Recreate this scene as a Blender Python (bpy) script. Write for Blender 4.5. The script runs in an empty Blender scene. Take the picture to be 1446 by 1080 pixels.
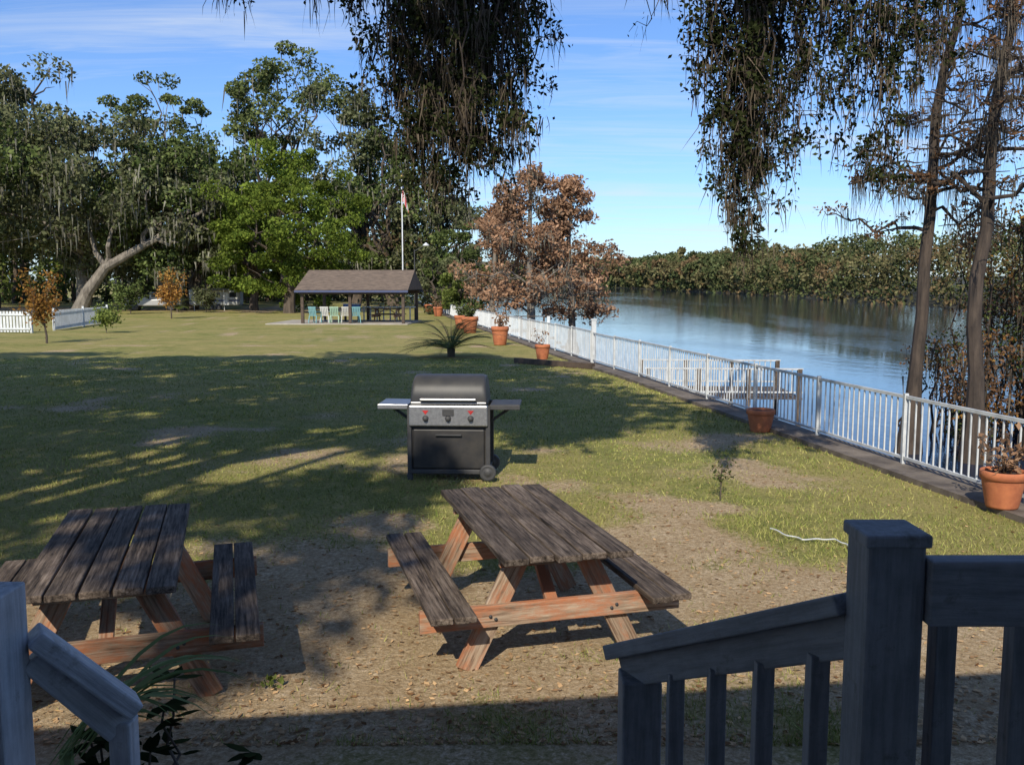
import bpy, math, random
import numpy as np
from mathutils import Vector, Matrix
rng=np.random.default_rng(11); random.seed(11)
S=bpy.context.scene
S.view_settings.view_transform='Standard'; S.view_settings.look='None'; S.view_settings.exposure=0

# ---------------------------------------------------------------- helpers
def link(o): S.collection.objects.link(o); return o
class NT:
    def __init__(s,name):
        s.m=bpy.data.materials.new(name); s.m.use_nodes=True; s.t=s.m.node_tree; s.t.nodes.clear()
        s.out=s.n('ShaderNodeOutputMaterial')
    def n(s,t,**k):
        x=s.t.nodes.new(t)
        for a,b in k.items():
            if a in x.inputs.keys(): x.inputs[a].default_value=b
            else: setattr(x,a,b)
        return x
    def l(s,a,b): s.t.links.new(a,b)
    def coord(s,stretch=(1,1,1),kind='Object'):
        c=s.n('ShaderNodeTexCoord'); m=s.n('ShaderNodeMapping'); m.inputs['Scale'].default_value=stretch
        s.l(c.outputs[kind],m.inputs['Vector']); return m.outputs['Vector']
    def noise(s,vec,scale,detail=5,rough=.6,dist=0):
        x=s.n('ShaderNodeTexNoise'); x.inputs['Scale'].default_value=scale; x.inputs['Detail'].default_value=detail
        x.inputs['Roughness'].default_value=rough; x.inputs['Distortion'].default_value=dist
        s.l(vec,x.inputs['Vector']); return x.outputs['Fac']
    def ramp(s,fac,stops):
        r=s.n('ShaderNodeValToRGB'); e=r.color_ramp.elements
        while len(e)<len(stops): e.new(.5)
        for i,(p,c) in enumerate(stops):
            e[i].position=p; e[i].color=(c[0],c[1],c[2],1) if hasattr(c,'__len__') else (c,c,c,1)
        s.l(fac,r.inputs['Fac']); return r.outputs['Color']
    def mix(s,f,a,b,mode='MIX'):
        x=s.n('ShaderNodeMix'); x.data_type='RGBA'; x.blend_type=mode
        for v,i in ((f,0),(a,6),(b,7)):
            if hasattr(v,'is_linked') or hasattr(v,'links'): s.l(v,x.inputs[i])
            elif hasattr(v,'__len__'): x.inputs[i].default_value=(v[0],v[1],v[2],1)
            else: x.inputs[i].default_value=v
        return x.outputs[2]
    def prin(s,col,rough=.7,metal=0,bumph=None,bumps=.3,bd=.02,spec=.5):
        p=s.n('ShaderNodeBsdfPrincipled'); p.inputs['Roughness'].default_value=rough if not hasattr(rough,'links') else .5
        if hasattr(rough,'links'): s.l(rough,p.inputs['Roughness'])
        p.inputs['Metallic'].default_value=metal; p.inputs['Specular IOR Level'].default_value=spec
        if hasattr(col,'links'): s.l(col,p.inputs['Base Color'])
        else: p.inputs['Base Color'].default_value=(*col,1)
        if bumph is not None:
            b=s.n('ShaderNodeBump'); b.inputs['Strength'].default_value=bumps; b.inputs['Distance'].default_value=bd
            s.l(bumph,b.inputs['Height']); s.l(b.outputs['Normal'],p.inputs['Normal'])
        s.l(p.outputs[0],s.out.inputs['Surface']); return s.m

def simple(name,c1,c2=None,scale=6,rough=.7,stretch=(1,1,1),bump=.3,bd=.01,metal=0,lo=.35,hi=.65,spec=.5):
    t=NT(name); c2=c2 or tuple(x*.6 for x in c1)
    v=t.coord(stretch); f=t.noise(v,scale,6,.65)
    return t.prin(t.ramp(f,[(lo,c1),(hi,c2)]),rough,metal,f,bump,bd,spec)

def leafmat(name,c1,c2,cl=.5,trans=.3,scale=.35):
    t=NT(name); g=t.n('ShaderNodeNewGeometry')
    a=t.mix(g.outputs['Random Per Island'],c1,c2)
    f=t.noise(t.coord(),scale,2,.5)
    b=t.ramp(f,[(.3,cl),(.7,1.25)])
    c=t.mix(1.0,a,b,'MULTIPLY')
    d=t.n('ShaderNodeBsdfDiffuse'); t.l(c,d.inputs['Color'])
    if trans>0:
        tr=t.n('ShaderNodeBsdfTranslucent'); m=t.n('ShaderNodeMixShader'); m.inputs[0].default_value=trans
        t.l(c,tr.inputs['Color']); t.l(d.outputs[0],m.inputs[1]); t.l(tr.outputs[0],m.inputs[2]); t.l(m.outputs[0],t.out.inputs['Surface'])
    else: t.l(d.outputs[0],t.out.inputs['Surface'])
    return t.m

class Acc:
    def __init__(s): s.v=[];s.f=[];s.m=[];s.n=0
    def add(s,V,F,m=0):
        V=np.asarray(V,float).reshape(-1,3); F=np.asarray(F,int)
        s.v.append(V); s.f.append(F+s.n); s.m.append(np.full(len(F),m)); s.n+=len(V)
    def build(s,name,mats,smooth=False,parent=None,loc=(0,0,0),rot=0):
        me=bpy.data.meshes.new(name); V=np.concatenate(s.v)
        L=np.concatenate([f.ravel() for f in s.f]); T=np.concatenate([np.full(len(f),f.shape[1]) for f in s.f])
        st=np.concatenate([[0],np.cumsum(T)[:-1]])
        me.vertices.add(len(V)); me.loops.add(len(L)); me.polygons.add(len(T))
        me.vertices.foreach_set('co',V.ravel()); me.loops.foreach_set('vertex_index',L.astype(np.int32))
        me.polygons.foreach_set('loop_start',st.astype(np.int32))
        me.polygons.foreach_set('material_index',np.concatenate(s.m).astype(np.int32))
        me.polygons.foreach_set('use_smooth',np.full(len(T),smooth))
        me.update(calc_edges=True)
        for m in mats: me.materials.append(m)
        o=link(bpy.data.objects.new(name,me)); o.location=loc; o.rotation_euler[2]=rot
        if parent: o.parent=parent
        return o

def unit(n):
    a=rng.normal(size=(n,3)); return a/np.linalg.norm(a,axis=1,keepdims=True)
def leaves(acc,C,size,m=0,el=1.7,up=0):
    n=len(C)
    if n==0: return
    a=unit(n); b=np.cross(a,unit(n)); b/=np.linalg.norm(b,axis=1,keepdims=True)+1e-9
    if up:
        a[:,2]*=(1-up); b[:,2]*=(1-up)
    s=(np.asarray(size)*rng.uniform(.6,1.3,n))[:,None]
    V=np.stack([C-a*s*el*.5,C+b*s*.5,C+a*s*el*.5,C-b*s*.5],1).reshape(-1,3)
    acc.add(V,np.arange(4*n).reshape(n,4),m)
def ball(c,r,n,flat=.7):
    d=unit(n)*(rng.uniform(.15,1,n)**.45)[:,None]; d[:,2]*=flat
    return np.asarray(c)+d*r
def strands(acc,T,L,w,m=0,segs=4,wob=.12):
    n=len(T)
    if n==0: return
    L=np.broadcast_to(L,(n,)); ang=rng.uniform(0,math.pi,n); dx=np.stack([np.cos(ang),np.sin(ang),0*ang],1)
    wo=rng.normal(size=(n,3))*wob; wo[:,2]=0; ph=rng.uniform(0,6,n); P=[]
    w=np.broadcast_to(w,(n,))
    for k in range(segs+1):
        f=k/segs
        c=T+wo*(L*np.sin(f*2.5+ph)*.5-L*np.sin(ph)*.5)[:,None]; c=c.copy(); c[:,2]-=L*f
        ww=(w*(1-f)**.7*(.6+.8*rng.random(n)))[:,None]*dx*.5
        P+= [c-ww,c+ww]
    V=np.stack(P,1).reshape(-1,3); K=2*(segs+1); base=np.arange(n)*K
    F=np.concatenate([np.stack([base+2*k,base+2*k+1,base+2*k+3,base+2*k+2],1) for k in range(segs)])
    acc.add(V,F,m)
def tube(acc,P,R,m=0,sides=8):
    P=np.asarray(P,float); n=len(P); R=np.broadcast_to(R,(n,))
    T=np.gradient(P,axis=0); T/=np.linalg.norm(T,axis=1,keepdims=True)+1e-9
    if np.mean(np.abs(T[:,2]))>.6: ref=np.tile([[1.,0,0]],(n,1))
    else: ref=np.tile([[0.05,0.05,1.]],(n,1))
    A=np.cross(T,ref); A/=np.linalg.norm(A,axis=1,keepdims=True)+1e-9; B=np.cross(T,A)
    th=np.arange(sides)/sides*2*math.pi
    V=P[:,None]+R[:,None,None]*(A[:,None]*np.cos(th)[None,:,None]+B[:,None]*np.sin(th)[None,:,None])
    i,j=np.meshgrid(np.arange(n-1),np.arange(sides),indexing='ij'); j2=(j+1)%sides
    F=np.stack([i*sides+j,i*sides+j2,(i+1)*sides+j2,(i+1)*sides+j],-1).reshape(-1,4)
    acc.add(V.reshape(-1,3),F,m)
def curve(p0,p1,n=6,wob=.1,sag=0):
    p0=np.array(p0,float);p1=np.array(p1,float); L=np.linalg.norm(p1-p0); t=np.linspace(0,1,n)[:,None]
    o=rng.normal(size=(n,3))*wob*L*np.sin(t*math.pi); P=p0+(p1-p0)*t+o; P[:,2]+=sag*L*np.sin(t[:,0]*math.pi); return P
def abox(acc,c,s,m=0,rz=0):
    x,y,z=[q/2 for q in s]
    V=np.array([[a,b,d] for a in(-x,x) for b in(-y,y) for d in(-z,z)])
    ca,sa=math.cos(rz),math.sin(rz); V=np.stack([V[:,0]*ca-V[:,1]*sa,V[:,0]*sa+V[:,1]*ca,V[:,2]],1)+np.array(c)
    acc.add(V,[[0,1,3,2],[4,6,7,5],[0,4,5,1],[2,3,7,6],[0,2,6,4],[1,5,7,3]],m)
def empty(name,loc=(0,0,0),rz=0):
    e=bpy.data.objects.new(name,None); link(e); e.location=loc; e.rotation_euler[2]=rz; e.empty_display_size=.2; return e
def beam(name,p0,p1,w,h,mat,parent=None,bev=.004,up=(0,0,1)):
    p0=Vector(p0);p1=Vector(p1);d=p1-p0;L=d.length;y=d.normalized();u=Vector(up)
    if abs(y.dot(u))>.98: u=Vector((0,1,0))
    x=y.cross(u).normalized(); z=x.cross(y)
    me=bpy.data.meshes.new(name); V=[(a*w/2,b*L/2,c*h/2) for a in(-1,1) for b in(-1,1) for c in(-1,1)]
    me.from_pydata(V,[],[(0,1,3,2),(4,6,7,5),(0,4,5,1),(2,3,7,6),(0,2,6,4),(1,5,7,3)]); me.materials.append(mat)
    o=link(bpy.data.objects.new(name,me)); M=Matrix((x,y,z)).transposed().to_4x4(); M.translation=(p0+p1)/2; o.matrix_basis=M
    if parent: o.parent=parent
    if bev:
        b=o.modifiers.new('b','BEVEL'); b.width=bev; b.segments=2
    return o
def lathe(name,prof,mat,parent=None,loc=(0,0,0),seg=32,axis='Z',smooth=True):
    a=Acc(); n=len(prof); th=np.arange(seg)/seg*2*math.pi
    P=np.array(prof)
    V=np.stack([P[:,0][:,None]*np.cos(th),P[:,0][:,None]*np.sin(th),np.repeat(P[:,1][:,None],seg,1)],-1)
    if axis=='X': V=V[...,[2,0,1]]
    if axis=='Y': V=V[...,[0,2,1]]
    i,j=np.meshgrid(np.arange(n-1),np.arange(seg),indexing='ij'); j2=(j+1)%seg
    F=np.stack([i*seg+j,i*seg+j2,(i+1)*seg+j2,(i+1)*seg+j],-1).reshape(-1,4)
    a.add(V.reshape(-1,3),F,0); return a.build(name,[mat],smooth,parent,loc)

_g=rng.random((128,128))
def vn(X,Y,s):
    x=np.asarray(X)/s; y=np.asarray(Y)/s; xi=np.floor(x).astype(int); yi=np.floor(y).astype(int); fx_=x-xi; fy=y-yi
    fx_=fx_*fx_*(3-2*fx_); fy=fy*fy*(3-2*fy); g=lambda a,b:_g[a%128,b%128]
    return (g(xi,yi)*(1-fx_)+g(xi+1,yi)*fx_)*(1-fy)+(g(xi,yi+1)*(1-fx_)+g(xi+1,yi+1)*fx_)*fy
def fbm(X,Y,s): return (vn(X,Y,s)+.5*vn(X+31,Y+7,s/2.1)+.25*vn(X+3,Y+17,s/4.3)+.13*vn(X+9,Y+5,s/9))/1.88
def gz(Y): return -0.01*np.clip(np.asarray(Y,float)-20,0,45)
def fx(Y):
    Y=np.asarray(Y,float); return np.where(Y<24,4.72-.17*(Y-8.6),2.1-.148*(Y-24))
def sm(a,b,x): t=np.clip((x-a)/(b-a),0,1); return t*t*(3-2*t)
def dirt(X,Y):
    n=fbm(X,Y,1.2); thr=sm(8.4,5.2,Y)*.62
    for (cx,cy,rx,ry,k) in ((-1.1,8.1,.7,.5,.6),(2.0,8.5,.7,.35,.6),(.3,11.4,.5,.2,.3),(.9,7.4,.7,.5,.35),(-2.,8.5,1.4,.6,.2),(-1.6,11,1.6,1.0,.15),(.2,4.9,1.6,.8,.3),(-1.2,4.6,1.,.6,.3),(-34,88,26,7,.6)):
        thr=thr+k*np.exp(-((X-cx)/rx)**2-((Y-cy)/ry)**2)
    return sm(.46,.74,n*.95+thr*.6-.1)

# ---------------------------------------------------------------- materials
M_oak=leafmat('oak_leaves',(.06,.09,.028),(.16,.195,.065),.35,.15)
M_oak2=leafmat('oak_leaves_grey',(.08,.10,.045),(.2,.205,.105),.35,.15)
M_pine=leafmat('pine_needles',(.08,.11,.04),(.19,.22,.08),.5,.15)
M_bright=leafmat('bright_leaves',(.09,.14,.025),(.23,.29,.05),.4,.3)
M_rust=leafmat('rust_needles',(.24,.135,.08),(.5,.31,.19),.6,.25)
M_far1=leafmat('far_leaves_green',(.05,.07,.03),(.13,.145,.06),.5,0,.12)
M_far2=leafmat('far_leaves_olive',(.09,.085,.04),(.2,.18,.085),.5,0,.12)
M_far3=leafmat('far_leaves_brown',(.12,.085,.045),(.22,.155,.08),.5,0,.12)
M_rust2=leafmat('orange_leaves',(.24,.1,.03),(.45,.26,.07),.6,.3)
M_yel=leafmat('yellow_green',(.1,.14,.03),(.24,.28,.08),.6,.3)
M_moss=leafmat('spanish_moss',(.12,.115,.09),(.24,.23,.18),.6,0)
M_mossb=leafmat('brown_moss',(.06,.05,.038),(.15,.125,.095),.6,0)
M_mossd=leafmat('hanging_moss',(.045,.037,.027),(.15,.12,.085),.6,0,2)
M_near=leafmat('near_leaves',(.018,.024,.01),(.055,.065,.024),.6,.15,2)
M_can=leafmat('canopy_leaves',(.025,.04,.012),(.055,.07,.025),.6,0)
M_bark=simple('bark',(.13,.1,.075),(.05,.038,.028),5,.9,(1,1,.25),.6,.05)
M_barkd=simple('dark_bark',(.085,.062,.045),(.03,.022,.017),5,.9,(1,1,.25),.6,.05)
M_barkg=simple('bark_grey',(.25,.22,.18),(.1,.085,.07),5,.9,(1,1,.25),.6,.05)
M_white=simple('white_paint',(.66,.68,.68),(.45,.47,.47),3,.5,bump=.05,lo=.4,hi=.75)
M_fence=simple('aged_white_paint',(.6,.62,.62),(.36,.37,.37),5,.55,bump=.1,lo=.4,hi=.72)
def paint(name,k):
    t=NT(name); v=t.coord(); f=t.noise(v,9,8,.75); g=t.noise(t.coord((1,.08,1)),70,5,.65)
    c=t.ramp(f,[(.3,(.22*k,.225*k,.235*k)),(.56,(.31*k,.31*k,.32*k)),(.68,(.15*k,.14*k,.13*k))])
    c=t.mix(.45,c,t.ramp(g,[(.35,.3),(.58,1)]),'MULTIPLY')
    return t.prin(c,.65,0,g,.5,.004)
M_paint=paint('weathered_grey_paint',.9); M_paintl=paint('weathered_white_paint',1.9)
def wood(name,a,b,c,paintc=None,pf=(.42,.6),k=.8,lo=.25):
    t=NT(name); oi=t.n('ShaderNodeObjectInfo'); tc=t.n('ShaderNodeTexCoord'); ad=t.n('ShaderNodeVectorMath'); ad.operation='ADD'
    cb=t.n('ShaderNodeCombineXYZ'); mm=t.n('ShaderNodeMath'); mm.operation='MULTIPLY'; mm.inputs[1].default_value=37
    t.l(oi.outputs['Random'],mm.inputs[0]); t.l(mm.outputs[0],cb.inputs[0]); t.l(mm.outputs[0],cb.inputs[2])
    t.l(tc.outputs['Object'],ad.inputs[0]); t.l(cb.outputs[0],ad.inputs[1])
    def mp(s):
        m=t.n('ShaderNodeMapping'); m.inputs['Scale'].default_value=s; t.l(ad.outputs[0],m.inputs[0]); return m.outputs[0]
    g=t.noise(mp((1,.05,1)),60,5,.7,.3); big=t.noise(mp((1,.35,1)),7,5,.7)
    col=t.ramp(g,[(.34,c),(.5,a),(.68,b)])
    col=t.mix(k,col,t.ramp(big,[(.32,lo),(.65,1.2)]),'MULTIPLY')
    if paintc: 
        p=t.noise(mp((1,.25,1)),11,7,.75); col=t.mix(t.ramp(p,[(pf[0],0.),(pf[1],1.)]),col,paintc)
    rv=t.n('ShaderNodeMapRange'); rv.inputs[3].default_value=.7; rv.inputs[4].default_value=1.2; t.l(oi.outputs['Random'],rv.inputs[0])
    col=t.mix(1.,col,rv.outputs[0],'MULTIPLY')
    return t.prin(col,.85,0,g,.7,.008,.25)
M_wood=wood('weathered_wood',(.13,.098,.075),(.25,.2,.16),(.02,.015,.012))
M_wood2=wood('peeling_stained_wood',(.36,.26,.18),(.5,.4,.3),(.14,.085,.055),(.42,.165,.08),(.44,.6),.5,.45)

# ---------------------------------------------------------------- sky, sun, camera
W=bpy.data.worlds.new('World'); S.world=W; W.use_nodes=True; wt=W.node_tree; wt.nodes.clear()
EL=38; SD=Vector((.2,.98,0)).normalized()
sky=wt.nodes.new('ShaderNodeTexSky'); sky.sky_type='NISHITA'; sky.sun_disc=False; sky.sun_elevation=math.radians(EL); sky.sun_rotation=math.radians(191.5)
sky.air_density=1.0; sky.dust_density=.35; sky.ozone_density=2.6
tc=wt.nodes.new('ShaderNodeTexCoord'); sx=wt.nodes.new('ShaderNodeSeparateXYZ'); wt.links.new(tc.outputs['Generated'],sx.inputs[0])
def wm(op,a,b):
    n=wt.nodes.new('ShaderNodeMath'); n.operation=op
    for i,q in enumerate((a,b)):
        if hasattr(q,'links'): wt.links.new(q,n.inputs[i])
        else: n.inputs[i].default_value=q
    return n.outputs[0]
zz=wm('ADD',wm('MAXIMUM',sx.outputs[2],0.0),.12)
cb=wt.nodes.new('ShaderNodeCombineXYZ'); wt.links.new(wm('DIVIDE',sx.outputs[0],zz),cb.inputs[0]); wt.links.new(wm('DIVIDE',sx.outputs[1],zz),cb.inputs[1])
def wnoise(rot,sc,scale,det,dist,lo,hi,v):
    mp=wt.nodes.new('ShaderNodeMapping'); mp.inputs['Rotation'].default_value=(0,0,math.radians(rot)); mp.inputs['Scale'].default_value=sc; wt.links.new(cb.outputs[0],mp.inputs[0])
    nz=wt.nodes.new('ShaderNodeTexNoise'); nz.inputs['Scale'].default_value=scale; nz.inputs['Detail'].default_value=det; nz.inputs['Roughness'].default_value=.62; nz.inputs['Distortion'].default_value=dist; wt.links.new(mp.outputs[0],nz.inputs['Vector'])
    rp=wt.nodes.new('ShaderNodeValToRGB'); rp.color_ramp.elements[0].position=lo; rp.color_ramp.elements[0].color=(0,0,0,1); rp.color_ramp.elements[1].position=hi; rp.color_ramp.elements[1].color=(v,v,v,1)
    wt.links.new(nz.outputs['Fac'],rp.inputs[0]); return rp.outputs[0]
c1=wnoise(-30,(.28,1.7,1),1.9,10,.8,.46,.74,.85); c2=wnoise(20,(.5,.9,1),.6,3,.2,.36,.58,1); c3=wnoise(55,(.3,1.5,1),2.6,9,1.2,.54,.8,.5)
tint=wt.nodes.new('ShaderNodeMix'); tint.data_type='RGBA'; tint.blend_type='MULTIPLY'; tint.inputs[0].default_value=1; wt.links.new(sky.outputs[0],tint.inputs[6]); tint.inputs[7].default_value=(.86,1.1,1.5,1)
mx=wt.nodes.new('ShaderNodeMix'); mx.data_type='RGBA'; wt.links.new(wm('MAXIMUM',wm('MULTIPLY',c1,c2),c3),mx.inputs[0]); wt.links.new(tint.outputs[2],mx.inputs[6]); mx.inputs[7].default_value=(7.2,7.8,8.5,1)
bg=wt.nodes.new('ShaderNodeBackground'); bg.inputs[1].default_value=.108; wt.links.new(mx.outputs[2],bg.inputs[0])
wo=wt.nodes.new('ShaderNodeOutputWorld'); wt.links.new(bg.outputs[0],wo.inputs[0])
sun=bpy.data.lights.new('sun','SUN'); sun.energy=5.0; sun.angle=math.radians(.53); sun.color=(1,.92,.78)
so=link(bpy.data.objects.new('sun',sun)); ce=math.cos(math.radians(EL)); LD=Vector((SD.x*ce,SD.y*ce,-math.sin(math.radians(EL)))); so.rotation_euler=LD.to_track_quat('-Z','Y').to_euler(); so.location=(0,-5,20)
cam=bpy.data.cameras.new('camera'); co=link(bpy.data.objects.new('camera',cam)); co.location=(0,0,2.1); co.rotation_euler=(math.radians(90-6.2),0,0)
cam.sensor_width=36; cam.lens=36*1300/1446; cam.clip_end=6000; cam.clip_start=.05; S.camera=co

# ---------------------------------------------------------------- ground
Yr=np.concatenate([np.arange(-10,34,.17),np.geomspace(34,3500,70)])
off=np.concatenate([np.arange(0,24,.17),np.geomspace(24,2500,34)])
YY,OO=np.meshgrid(Yr,off,indexing='ij'); XX=fx(YY)-.3-OO
ZZ=gz(YY)+(fbm(XX,YY,2.5)-.5)*.05*sm(.0,.6,OO)
a=Acc(); nr,nc=YY.shape; i,j=np.meshgrid(np.arange(nr-1),np.arange(nc-1),indexing='ij')
a.add(np.stack([XX,YY,ZZ],-1).reshape(-1,3),np.stack([i*nc+j,i*nc+j+1,(i+1)*nc+j+1,(i+1)*nc+j],-1).reshape(-1,4))
def groundmat():
    t=NT('ground'); at=t.n('ShaderNodeAttribute'); at.attribute_name='dirt'
    v=t.coord(); n1=t.noise(v,.35,6,.6); n2=t.noise(v,2.2,8,.75); n3=t.noise(v,28,6,.75); n4=t.noise(v,90,3,.6)
    grass=t.ramp(n2,[(.32,(.11,.135,.032)),(.5,(.215,.22,.06)),(.66,(.38,.32,.125))])
    grass=t.mix(t.ramp(n1,[(.36,0.),(.6,.7)]),grass,(.35,.285,.11))
    grass=t.mix(.75,grass,t.ramp(n3,[(.3,.35),(.6,1.25)]),'MULTIPLY')
    d=t.ramp(n3,[(.32,(.22,.145,.08)),(.5,(.46,.345,.205)),(.7,(.7,.56,.39))])
    d=t.mix(.5,d,t.ramp(n4,[(.35,.4),(.6,1.25)]),'MULTIPLY')
    d=t.mix(t.ramp(n2,[(.42,0.),(.66,.6)]),d,(.3,.2,.1))
    m=t.n('ShaderNodeMath',operation='ADD'); m2=t.n('ShaderNodeMath',operation='MULTIPLY_ADD'); m2.inputs[1].default_value=1.7; m2.inputs[2].default_value=-.85
    t.l(n3,m2.inputs[0]); t.l(at.outputs['Fac'],m.inputs[0]); t.l(m2.outputs[0],m.inputs[1])
    f=t.ramp(m.outputs[0],[(.15,0.),(.75,1.)])
    return t.prin(t.mix(f,grass,d),.95,0,n3,.7,.035,.15)
G=a.build('ground',[groundmat()],True)
at=G.data.attributes.new('dirt','FLOAT','POINT'); at.data.foreach_set('value',dirt(XX,YY).ravel().astype(np.float32))

# grass blades
n=240000; y=4+22*rng.random(n)**1.6; x=(rng.random(n)*2-1)*(.6*y+.6); ok=(x<fx(y)-.38)&(dirt(x,y)+rng.normal(size=n)*.3<.5)&(rng.random(n)<.35+1.1*fbm(x+4,y+9,.7)); x=x[ok];y=y[ok]; n=len(x)
h=rng.uniform(.012,.045,n)*(.4+1.3*fbm(x,y,.8)); w=.0025*np.maximum(y,5)/5*rng.uniform(.7,1.5,n); an=rng.uniform(0,6.28,n); le=rng.normal(size=(n,2))*.55*h[:,None]
z=gz(y)+(fbm(x,y,2.5)-.5)*.05-.004
P=np.stack([x,y,z],1); dx=np.stack([np.cos(an)*w,np.sin(an)*w,0*w],1); tip=P+np.stack([le[:,0],le[:,1],h],1)
a=Acc(); a.add(np.stack([P-dx,P+dx,tip],1).reshape(-1,3),np.arange(3*n).reshape(n,3)); a.build('lawn_grass',[leafmat('grass_blades',(.13,.18,.035),(.42,.39,.14),.7,0,.5)])
# fallen leaves
n=12000; y=4+14*rng.random(n)**1.8; x=(rng.random(n)*2-1)*(.6*y+.6); ok=(x<fx(y)-.4)&(rng.random(n)<.25+dirt(x,y)); x=x[ok];y=y[ok]
a=Acc(); leaves(a,np.stack([x,y,gz(y)+(fbm(x,y,2.5)-.5)*.05+.008],1),.026,0,1.7,.75); a.build('fallen_leaves',[leafmat('dry_leaves',(.13,.065,.03),(.55,.37,.2),.8,0,3)])

# ---------------------------------------------------------------- seawall, river, far bank
CB=.06
Ys=np.concatenate([np.arange(-10,100,3.),np.geomspace(100,3500,20)]); a=Acc()
F0=fx(Ys); g0=gz(Ys)
prof=[(F0-.37,g0-.1),(F0-.37,g0+CB),(F0+.12,g0+CB),(F0+.12,g0*0-3.2)]
V=np.stack([np.stack([p[0],Ys,p[1]],1) for p in prof],1).reshape(-1,3); nY=len(Ys)
F=[[i*4+k,i*4+k+1,(i+1)*4+k+1,(i+1)*4+k] for i in range(nY-1) for k in range(3)]
a.add(V,F); a.build('seawall',[simple('old_concrete',(.2,.165,.13),(.07,.055,.045),3,.9,bump=.5)])
def water():
    t=NT('river_water'); v=t.coord((1,.5,1)); a1=t.noise(v,1.3,6,.6); a2=t.noise(t.coord((1,.22,1)),.035,4,.6,.8)
    st=t.ramp(a2,[(.36,.06),(.62,.4)])
    p=t.n('ShaderNodeBsdfPrincipled'); p.inputs['Base Color'].default_value=(.005,.018,.045,1); p.inputs['IOR'].default_value=1.33
    p.inputs['Roughness'].default_value=.04
    b=t.n('ShaderNodeBump'); b.inputs['Distance'].default_value=.1; t.l(st,b.inputs['Strength']); t.l(a1,b.inputs['Height']); t.l(b.outputs[0],p.inputs['Normal'])
    t.l(p.outputs[0],t.out.inputs[0]); return t.m
a=Acc(); a.add([[-900,-300,-2.5],[3500,-300,-2.5],[3500,4000,-2.5],[-900,4000,-2.5]],[[0,1,2,3]]); a.build('river_water',[water()])
E=np.array([[62,-150],[68,0],[76,100],[81,185],[90,330],[93,500],[90,760],[60,1000],[-60,1200],[-350,1350],[-1500,1600]],float)
D=np.array([[1,0],[1,0],[1,0],[1,0],[1,0],[1,0],[1,.3],[.7,.7],[.4,.9],[.1,1],[0,1]],float)
a=Acc(); offs=[(0,-3),(3,-1.6),(30,1.5),(200,6),(3000,9)]
V=[[*(E[i]+D[i]*o),z] for i in range(len(E)) for o,z in offs]; k=len(offs)
a.add(V,[[i*k+q,i*k+q+1,(i+1)*k+q+1,(i+1)*k+q] for i in range(len(E)-1) for q in range(k-1)]); a.build('far_riverbank',[simple('bank_soil',(.06,.05,.03),(.03,.035,.015),.3,.95)])
# distant trees on the far bank: rounded crowns with undergrowth, four rows deep
a=Acc(); seg=np.linalg.norm(np.diff(E,axis=0),axis=1); cs=np.concatenate([[0],np.cumsum(seg)])
def on(s): return np.array([np.interp(s,cs,E[:,0]),np.interp(s,cs,E[:,1])]),np.array([np.interp(s,cs,D[:,0]),np.interp(s,cs,D[:,1])])
s=140.
while s<cs[-2]-60:
    p,d=on(s); dist=np.hypot(*p)
    for row in range(4):
        q=p+d*(1.5+row*6+rng.uniform(-1,2.5))+rng.normal(size=2)*1.5; hh=(6.5+row*1.9+dist/64+rng.normal()*1.7)
        m=rng.choice([0,1,3],p=[.42,.44,.14]); r=rng.uniform(3.,5.)*(1+dist/900); ls_=max(.36,dist*.0022)
        for c in range(7 if row else 8):
            dd=unit(1)[0]; dd[2]=abs(dd[2])*1.1-.15
            cc=np.array([q[0]+dd[0]*r*.75,q[1]+dd[1]*r*.75,-2.3+hh-r*.75+dd[2]*r*.7]); leaves(a,ball(cc,r*.42,24,.75),ls_,m)
        for c in range(4): leaves(a,ball([q[0]+rng.normal()*2-.5,q[1]+rng.normal()*2,-2+(hh-r)*rng.uniform(0.1,1)],r*.55,18,.8),ls_*1.15,rng.choice([0,1,3],p=[.55,.35,.1]))
        if row==0: leaves(a,ball([q[0]-1,q[1],-1.9],2.4,16,.4),.6,rng.choice([0,1,3]))
    s+=3.6*(1+dist/300)
a.build('distant_trees',[M_far1,M_far2,M_yel,M_far3,M_rust2])

# ---------------------------------------------------------------- trees
def oak(name,x,y,h,r,nc=60,per=240,ls=.24,lm=None,bark=None,zb=None,moss=.5,lowf=.2,top=1.,tr=None,limbs=12,cr=.24,jit=.25):
    a=Acc(); zb=float(gz(y)) if zb is None else zb; b=np.array([x,y,zb]); tr=tr or h*.028; fork=b+[rng.normal()*.04*h,rng.normal()*.04*h,h*.28]
    P=curve(b-[0,0,.3],fork,6,.03); tube(a,P,np.linspace(tr*1.5,tr*.85,6),1,9)
    cz=zb+h*(lowf+(1-lowf)*.5); hz=h*(1-lowf)*.5
    for k in range(nc):
        d=unit(1)[0]; f=rng.uniform(.45,1)**.6; tp=1-(1-top)*max(0,d[2])
        c=np.array([x+d[0]*r*f*tp,y+d[1]*r*f*tp,cz+d[2]*hz*f])*1.; c+=rng.normal(size=3)*r*jit*.3
        rc=r*cr*rng.uniform(.6,1.35)
        leaves(a,ball(c,rc,int(per*.85*rng.uniform(.7,1.3)),.6),ls*1.05,0)
        if k<limbs:
            P=curve(fork,c,7,.07,.05); tube(a,P,np.linspace(tr*.55,tr*.08,7),1,6)
            for q in (3,4,5):
                P2=curve(P[q],P[q]+rng.normal(size=3)*r*.25+[0,0,.05*h],4,.08); tube(a,P2,np.linspace(tr*.16,tr*.03,4),1,5)
        if moss>0:
            nm=int(15*moss); T=ball(c,rc,nm,.5); strands(a,T,rng.uniform(.4,1.7,nm)*h/16,.15*ls/.24,2,2,.1)
    return a.build(name,[lm or M_oak,bark or M_bark,M_moss],False)
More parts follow.
